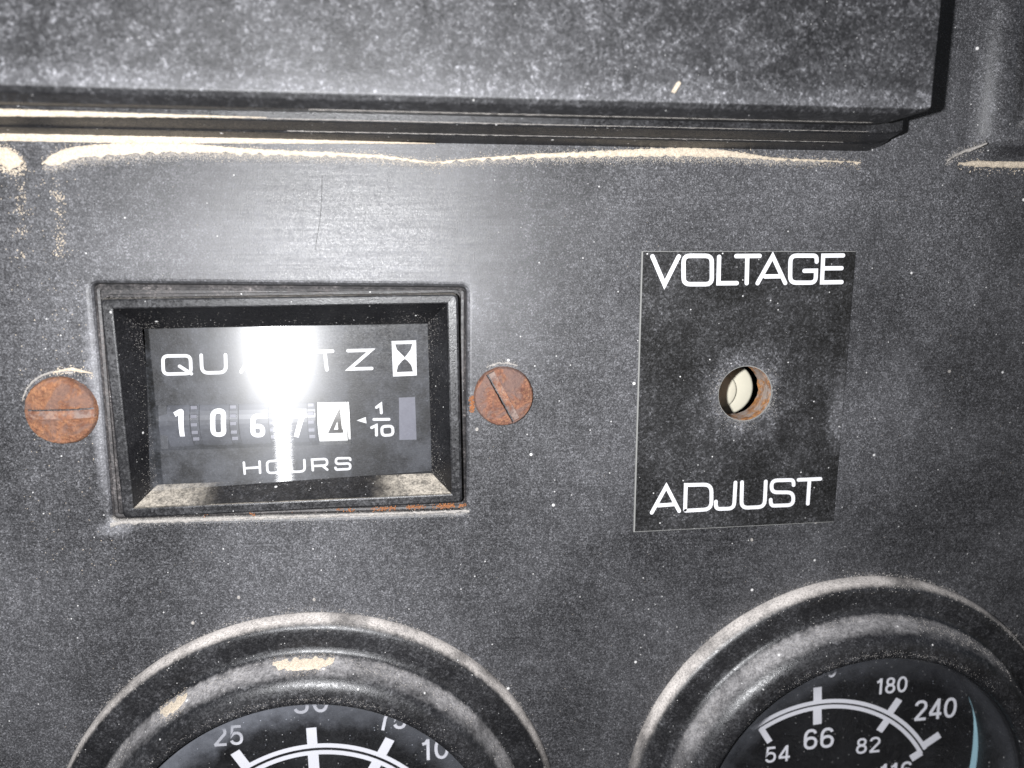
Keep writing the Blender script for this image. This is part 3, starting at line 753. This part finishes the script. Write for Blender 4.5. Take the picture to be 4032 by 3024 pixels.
# five counter wheels
AX, RW = -27.15, 5.6
hsurf = lambda z: math.sqrt(max(0.1, RW ** 2 - (z - AX) ** 2)) - RW
edges = [(-41.9, -35.9), (-35.6, -29.9), (-29.6, -23.85), (-23.55, -17.8), (-17.4, -12.3)]
w_, h_, DL = W_DIGITS
for i, (xa, xb) in enumerate(edges):
    V = []; F = []; N = 48
    white = (i == 4)
    rim = 1.25 if not white else 0.55
    secs = [(xa, RW * .80), (xa, RW), (xb - rim, RW), (xb - rim, RW * .90), (xb, RW * .90), (xb, RW * .7)]
    for x, r in secs:
        for k_ in range(N):
            a = 2 * math.pi * k_ / N
            V.append((x, AX + r * math.sin(a), -9.0 - RW + r * math.cos(a)))
    for s_ in range(len(secs) - 1):
        for k_ in range(N):
            j = (k_ + 1) % N
            F.append((s_ * N + k_, s_ * N + j, (s_ + 1) * N + j, (s_ + 1) * N + k_))
    wh = mk('digit_wheel', V, F, M['wheel_white' if white else 'wheel'], HM, smooth=False)
    if white: wh['label'] = 'white last wheel with a dark 4'
    mb = MB()
    for k_, (closed, r, pts) in enumerate(DL[i]):
        P = roundpts(pts, r, bool(closed))
        # finer steps so that the print follows the drum
        Q = []
        for a, b in zip(P, P[1:] + ([P[0]] if closed else [])):
            m_ = max(1, int((Vector(b) - Vector(a)).length / .4))
            Q += [tuple(Vector(a).lerp(Vector(b), t / m_)) for t in range(m_)]
        if not closed: Q.append(P[-1])
        mb.add(*ribbon(Q, w_ if not white else .62, bool(closed), 0.0, 0.05 + .012 * k_))
    mb.V = [(x, z, h - 9.0 + hsurf(z)) for x, z, h in mb.V]
    mb.build('digit', M['dark_digit' if white else 'white'], wh)
    if i < 4:      # transfer pinion teeth between the wheels
        for zc in (-24.6, -25.9, -27.2, -28.5, -29.7):
            x0 = xb - 1.15
            jit = random.uniform(-.1, .1)
            mk('pinion_tooth', *prism([(x0, zc - .28 + jit), (x0 + 1.0, zc - .28 + jit), (x0 + 1.0, zc + .28 + jit), (x0, zc + .28 + jit)], -10.2, -9.15 + hsurf(zc)), M['cog'], wh, bevel=.08)
# lens, slightly bowed and leaning
V = []; F = []; nx, nz = 40, 30
Og = opn(0.0)
for i in range(nx + 1):
    for j in range(nz + 1):
        x = -40.72 + 41.3 * i / nx; z = -34.7 + 23.65 * j / nz
        (x, z), = rot2([(x, z)], -19.6, -22.3, FR)
        zq = z + 14.6
        h = -5.5 - 0.102 * (x + 20) - 0.130 * zq + 0.0042 * zq * zq / 2
        V.append((x, z, h))
for i in range(nx):
    for j in range(nz):
        a = i * (nz + 1) + j
        F.append((a, a + nz + 1, a + nz + 2, a + 1))
ln = mk('lens', V, F, M['meter_glass'], HM, smooth=True)
uv = ln.data.uv_layers.new(name='wiping')
for lp in ln.data.loops:
    co_ = ln.data.vertices[lp.vertex_index].co
    uv.data[lp.index].uv = (co_.x * 20 + 0.5, co_.z * 20 + 0.5)
# rust and dust along the bottom seam of the meter
mb = MB()
for _ in range(1500):
    x = random.uniform(-34, 6.5)
    if noise.noise(Vector((x * .55, 2.2, 0))) + (x + 34) / 90 < 0.3 + .3 * random.random(): continue
    z = -38.95 - 0.012 * (x + 20) * -0 + random.gauss(0, .17) - 0.25
    grain(mb, x, z, -0.58, random.uniform(.05, .2))
props(mb.build('rust_crumbs', M['rustflake']), 'orange rust crumbs in the seam under the hour meter', 'rust', None, 'stuff')
sand_strip('dust_seam', [(-46.6, -39.6), (-45, -39.35), (-30, -39.5), (-10, -39.65), (6.4, -39.75)], [(-46.6, -40.3), (-45, -39.9), (-30, -39.85), (-10, -40.0), (6.4, -40.15)], 0.0, 0.10, M['palesand'], 0.35, grains=700, label='pale dust line on the panel along the bottom of the hour meter', gr=.06)

# ------------------------------------------------------------------ rusty screws
def screw(cx, cz, r, ang, sw, off, dome, mat, label, seed, side=1):
    t = thing('slotted_screw', cx, cz, 0, label, 'screw', 'rusty slotted screws either side of the hour meter')
    N = 110; V = []; F = []
    ca, sa = math.cos(math.radians(ang)), math.sin(math.radians(ang))
    for i in range(N + 1):
        for j in range(N + 1):
            u, v = 2 * i / N - 1, 2 * j / N - 1
            # square to disc
            x = u * math.sqrt(1 - v * v / 2); z = v * math.sqrt(1 - u * u / 2)
            rr = math.hypot(x, z); th = math.atan2(z, x)
            rad = r * (1 + 0.016 * noise.noise(Vector((math.cos(th) * 2, math.sin(th) * 2, seed))) + 0.010 * noise.noise(Vector((math.cos(th) * 7, math.sin(th) * 7, seed))))
            px, pz = x * rad, z * rad
            h = 0.8 + dome * (1 - rr ** 2)
            edge = max(0, (rr - 0.93) / 0.07)
            h -= 0.65 * edge ** 2
            h += 0.07 * noise.noise(Vector((px * .9, pz * .9, seed))) + 0.05 * noise.noise(Vector((px * 3, pz * 3, seed))) + 0.03 * noise.noise(Vector((px * 7, pz * 7, seed)))
            d = -(px) * sa + pz * ca - off + 0.05 * noise.noise(Vector((px, pz, seed + 5)))
            al = px * ca + pz * sa
            if abs(d) < sw / 2 and abs(al) < r * 0.93:
                h -= 1.05 if d * side < sw * .22 else 2.6
            V.append((cx + px, cz + pz, h))
    for i in range(N):
        for j in range(N):
            a = i * (N + 1) + j
            F.append((a, a + N + 1, a + N + 2, a + 1))
    # rim down to the panel
    rim = [i * (N + 1) for i in range(N + 1)] + [N * (N + 1) + j for j in range(1, N + 1)] + [i * (N + 1) + N for i in range(N - 1, -1, -1)] + [j for j in range(N - 1, 0, -1)]
    b0 = len(V)
    for k_ in rim: V.append((V[k_][0], V[k_][1], -0.5))
    for k_ in range(len(rim)):
        m_ = (k_ + 1) % len(rim)
        F.append((rim[k_], rim[m_], b0 + m_, b0 + k_))
    mk('screw_head', V, F, mat, t, smooth=True)
    # packed rust on the floor of the slot
    L_ = r * 0.90
    P = [(-L_, -sw * .5 * side + off), (L_, -sw * .5 * side + off), (L_, sw * .27 * side + off), (-L_, sw * .27 * side + off)]
    P = [(cx + x * ca - z * sa, cz + x * sa + z * ca) for x, z in P]
    mb = MB(); V2 = []; F2 = []; n_ = 60
    for i in range(n_ + 1):
        for j in range(5):
            a = Vector(P[0]).lerp(Vector(P[1]), i / n_); b = Vector(P[3]).lerp(Vector(P[2]), i / n_)
            p = a.lerp(b, j / 4)
            rr = math.hypot(p.x - cx, p.y - cz) / r
            V2.append((p.x, p.y, 0.28 + dome * (1 - rr ** 2) + .1 * noise.noise(Vector((p.x * 2.5, p.y * 2.5, seed))) - (0.30 if j == 4 else 0)))
    for i in range(n_):
        for j in range(4):
            a = i * 5 + j; F2.append((a, a + 5, a + 6, a + 1))
    mk('slot', V2, F2, M['rust_slot'], t, smooth=True)
    return t
screw(-51.55, -22.5, 4.9, 0.5, 1.5, -0.35, 0.7, M['rust'], 'round orange rusty screw with level slot left of the hour meter', 3.3)
screw(11.75, -21.75, 4.55, -62, 1.3, -0.1, 0.45, M['rust2'], 'round brown rusty screw with steep slanting slot right of the hour meter', 8.1, -1)
def sand_arc(name, cx, cz, ra, rb, a0, a1, hf, thick, mat, label, jag=.12, grains=100, gr=.07):
    """angles in degrees clockwise from straight up; ra, rb can vary as functions of t"""
    n = max(12, int(abs(a1 - a0) * math.radians(1) * rb(0.5) / .22)); V = []; F = []; m_ = 6
    mb = MB()
    for i in range(n + 1):
        t = i / n; a = math.radians(a0 + (a1 - a0) * t)
        r0 = ra(t) + jag * noise.noise(Vector((t * n * .3, 1, 0))); r1 = rb(t) + jag * noise.noise(Vector((t * n * .3, 8, 0)))
        if r1 < r0 + .02: r1 = r0 + .02
        for j in range(m_ + 1):
            q = j / m_; r = r0 + (r1 - r0) * q
            b = math.sin(math.pi * q) ** .7 * thick * (0.7 + .5 * noise.noise(Vector((r * 3, t * n * .5, 2))))
            V.append((cx + r * math.sin(a), cz + r * math.cos(a), hf(r) + (0.01 + max(0, b) if 0 < j < m_ else -0.03)))
    for i in range(n):
        for j in range(m_):
            k_ = i * (m_ + 1) + j; F.append((k_, k_ + m_ + 1, k_ + m_ + 2, k_ + 1))
    mb.add(V, F)
    for _ in range(grains):
        t = random.random(); a = math.radians(a0 + (a1 - a0) * t)
        r = random.choice((ra(t), rb(t))) + random.gauss(0, .25)
        grain(mb, cx + r * math.sin(a), cz + r * math.cos(a), hf(r), random.uniform(.4, 1.3) * gr)
    return props(mb.build(name, mat, smooth=True), label, 'dust', None, 'stuff')
sand_arc('dust_crescent', -51.3, -22.5, lambda t: 5.5 - .1 * t, lambda t: 5.68 + .1 * math.sin(3 * t), -75, 18, lambda r: 0, .16, M['palesand'], 'thin pale dust crescent above the left screw', grains=120)
sand_strip('dust_tail', [(-52.2, -16.9), (-50.5, -16.45), (-49.6, -16.3), (-48.2, -16.75), (-46.9, -17.15)], [(-52.2, -17.1), (-50.5, -16.9), (-49.6, -16.85), (-48.2, -17.15), (-46.9, -17.3)], 0, .2, M['sand'], .12, grains=60, label='small cream dust tail between the left screw and the hour meter')
sand_arc('dust_crescent', 11.75, -21.75, lambda t: 4.95, lambda t: 5.2, -30, 25, lambda r: 0, .06, M['palesand'], 'faint grainy dust crescent above the right screw', jag=.25, grains=220, gr=.05)
mb = MB()
for _ in range(150):
    grain(mb, random.gauss(7.0, .22), random.uniform(-24.2, -21.6), 0, random.uniform(.06, .17))
props(mb.build('rust_stain', M['rustflake']), 'orange rust crumbs between hour meter and right screw', 'rust', None, 'stuff')

# ------------------------------------------------------------------ voltage adjust plate
VP = thing('label_plate', 48.7, -23, 0, 'black engraved plate reading VOLTAGE ADJUST with a round hole', 'label plate')
PO = [(32.98, -44.36), (66.8, -44.1), (66.78, -0.02), (32.82, -0.08)]
PE = [(32.76, -44.48), (66.82, -44.2), (66.8, 0.06), (32.62, 0.0)]
hc = circ(*HOLE_C, HOLE_R, 72); hi = circ(*HOLE_C, HOLE_R + .10, 72)
mb = MB(); mb.add(*fill(PE, [circ(*HOLE_C, HOLE_R - .02, 72)], 0.22)); mb.add(*loft([(PE, 0.004), (PE, 0.22)])); mb.add(*loft([(circ(*HOLE_C, HOLE_R - .02, 72), 0.22), (circ(*HOLE_C, HOLE_R - .02, 72), 0.004)]))
mb.build('plate_core', M['plate_edge'], VP)
mb = MB(); mb.add(*fill(PO, [hi], 0.30)); mb.add(*loft([(PO, 0.225), (PO, 0.30)])); mb.add(*loft([(hi, 0.30), (hi, 0.225)]))
mb.build('plate_face', M['plate'], VP)
word(W_VOLTAGE, M['white'], VP, lift=0.004, thick=0.03)
word(W_ADJUST, M['white'], VP, lift=0.004, thick=0.03)
mb = MB()
for _ in range(900):
    a = random.uniform(0, 6.283); r = HOLE_R + .05 + abs(random.gauss(0, .9))
    if noise.noise(Vector((math.cos(a) * 1.5, math.sin(a) * 1.5, 7))) + .25 < random.random() * .6: continue
    grain(mb, HOLE_C[0] + r * math.cos(a), HOLE_C[1] + r * math.sin(a), .30, random.uniform(.03, .09))
props(mb.build('hole_dust', M['palesand']), 'pale dust grains clinging round the hole of the label plate', 'dust', None, 'stuff')
AD = thing('adjuster_knob', 51.5, -23.2, -12, 'ivory plastic adjuster seen through the hole in the label plate', 'knob')
def dome(cx, cz, r, h0, h1, n=48):
    L = [(circ(cx, cz, r, n), h0), (circ(cx, cz, r, n), h1 - .3), (circ(cx, cz, r * .97, n), h1 - .1), (circ(cx, cz, r * .9, n), h1), (circ(cx, cz, r * .5, n), h1 + .12), (circ(cx, cz, r * .1, n), h1 + .16)]
    return loft(L, False, True)
mk('knob_disc', *dome(51.5, -23.2, 4.5, -14, -9.3), M['ivory'], AD, smooth=True)
mk('knob_hub', *dome(49.5, -23.4, 3.15, -9.6, -8.4), M['ivory'], AD, smooth=True)

# ------------------------------------------------------------------ gauges
PROF = [(37.5, -1.0), (40.55, -0.4), (40.6, 0.25), (40.5, 1.0), (40.2, 1.9), (39.75, 2.5), (39.1, 2.8), (38.0, 2.85), (37.0, 2.75), (36.3, 2.72)]
PROF2 = [(36.3, 2.72), (35.8, 2.85), (35.4, 3.1), (35.05, 3.55), (34.75, 4.2), (34.35, 5.1), (33.8, 6.1), (33.0, 6.95), (32.0, 7.5), (30.6, 7.75), (29.9, 7.7), (29.65, 7.45), (29.55, 6.6)]
def hprof(r):
    P = sorted(PROF[1:] + PROF2)
    return interp(P, r)
def gauge(c, label, arc_c, arcs, ticks, nums, rot, lens='gauge_glass'):
    G = thing('round_gauge', c[0], c[1], 0, label, 'gauge', 'round gauges along the bottom of the panel')
    mk('outer_ring', *lathe(*c, PROF, 220), M['ring'], G, smooth=True)
    mk('inner_ring', *lathe(*c, PROF2, 220), M['ring_in'], G, smooth=True)
    mk('inner_wall', *lathe(*c, [(29.55, 6.6), (29.5, 5.2), (29.2, 5.0), (29.2, -4.2)], 160), M['dial'], G, smooth=True)
    mk('dial_face', *prism(circ(*c, 29.4, 96), -4.4, -4.0), M['dial'], G)
    for r0, r1, a0, a1 in arcs:
        n = 80; P = []
        mb = MB(); pts = []
        for i in range(n + 1):
            a = math.radians(a0 + (a1 - a0) * i / n); pts.append((arc_c[0] + (r0 + r1) / 2 * math.sin(a), arc_c[1] + (r0 + r1) / 2 * math.cos(a)))
        mb.add(*ribbon(pts, r1 - r0, False, -4.0, -3.95)); mb.build('scale_arc', M['dial_white'], G)
    for a, r0, r1, w in ticks:
        a = math.radians(a)
        pts = [(arc_c[0] + r * math.sin(a), arc_c[1] + r * math.cos(a)) for r in (r0, r1)]
        mb = MB(); mb.add(*ribbon(pts, w, False, -4.0, -3.935)); mb.build('tick', M['dial_white'], G)
    for body, x, z, h, w, *rr in nums:
        numeral(body, x, z, -4.0, h, w, M['dial_white'], G, rr[0] if rr else rot)
    # the lens
    V = []; F = []; rings = [0.2, 10, 18, 24, 27, 28.5, 29.5]
    mk('gauge_lens', *lathe(*c, [(r, 5.9 - r * r / 2600) for r in rings], 96, True), M[lens], G, smooth=True)
    return G
A1 = (-19.5, -104.0)
gauge(C1, 'left round gauge with scale 25 50 75 100 behind a dusty lens', A1,
      [(22.2, 22.95, -57, 57), (20.95, 21.7, -57, 57)],
      [(a, 22.6, 25.95, 1.65) for a in (-1, 28.5, -29.8, 56)] + [(a, 17.5, 21.3, 1.75) for a in (-1, 28.5, -29.8, 56)] + [(-57, 22.6, 25.9, 1.6)],
      [('50', -19.84, -73.4, 3.9, 5.9), ('25', -33.3, -78.4, 3.6, 4.9), ('75', -6.7, -77.5, 3.9, 5.0), ('100', 1.9, -83.7, 4.0, 7.6)], 0)
A2 = (71.1, -103.9)
g2 = gauge(C2, 'right round gauge with scale 66 82 and 180 240 behind a clear lens', A2,
      [(23.45, 24.2, -36, 58.5), (22.35, 23.1, -33, 59.5)],
      [(-4.5, 23.8, 26.8, 1.55), (31.2, 23.8, 27.1, 1.35), (56.4, 23.6, 27.5, 1.4), (-4.6, 19.4, 22.7, 1.6), (32.3, 20.0, 22.7, 1.35), (58.8, 20.6, 22.9, 1.45), (-32.4, 19.5, 23.0, 1.1)],
      [('180', 83.4, -77.8, 3.2, 6.1), ('240', 92.6, -83.3, 4.15, 8.5), ('66', 70.1, -87.5, 4.1, 6.0), ('54', 62.3, -90.0, 3.2, 4.9), ('82', 79.9, -89.7, 3.2, 4.9), ('116', 86.0, -95.6, 3.6, 6.6), ('150', 69.6, -73.9, 3.0, 5.6)], 1.0, 'clear_glass')
# sky reflection of the lens, painted as a pale blue sliver on the dial
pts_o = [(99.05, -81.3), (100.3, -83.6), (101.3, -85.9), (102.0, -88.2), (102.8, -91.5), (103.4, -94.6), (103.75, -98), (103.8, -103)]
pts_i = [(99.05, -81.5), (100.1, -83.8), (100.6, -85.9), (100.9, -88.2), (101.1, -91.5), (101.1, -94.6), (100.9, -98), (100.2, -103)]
mk('sky_reflection_sliver', *loft([(pts_o + pts_i[::-1], -4.0), (pts_o + pts_i[::-1], -3.94)], True, True), M['blue'], g2)
for (c, a0, a1, n_) in ((C1, -7, 8, 'cream sand patch in the groove at the top of the left gauge'), (C1, -37, -29, 'cream sand patch in the groove at the upper left of the left gauge')):
    sand_arc('sand_patch', *c, lambda t: 34.7 - .65 * math.sin(math.pi * t) ** .6, lambda t: 35.0, a0, a1, hprof, .12, M['sand'], n_, jag=.3, grains=420, gr=.05)
# crumbs that gathered on the upper shoulders of the gauges
for c, nm in ((C1, 'left'), (C2, 'right')):
    mb = MB()
    for _ in range(2600):
        a = math.radians(random.gauss(0, 38)); sh = random.random() < .6
        r = random.gauss(40.3, .45) if sh else random.gauss(34.6, .35)
        if noise.noise(Vector((a * 6, r * .4, 3))) < -.12: continue
        grain(mb, c[0] + r * math.sin(a), c[1] + r * math.cos(a), hprof(r) if r < 40.6 else 0, random.uniform(.04, .12))
    for _ in range(500):
        a = math.radians(random.gauss(0, 25)); r = random.gauss(30.6, .35)
        grain(mb, c[0] + r * math.sin(a), c[1] + r * math.cos(a), hprof(r), random.uniform(.03, .07))
    props(mb.build('shoulder_dust', M['palesand']), 'pale gritty dust on the upper shoulders of the %s gauge' % nm, 'dust', None, 'stuff')
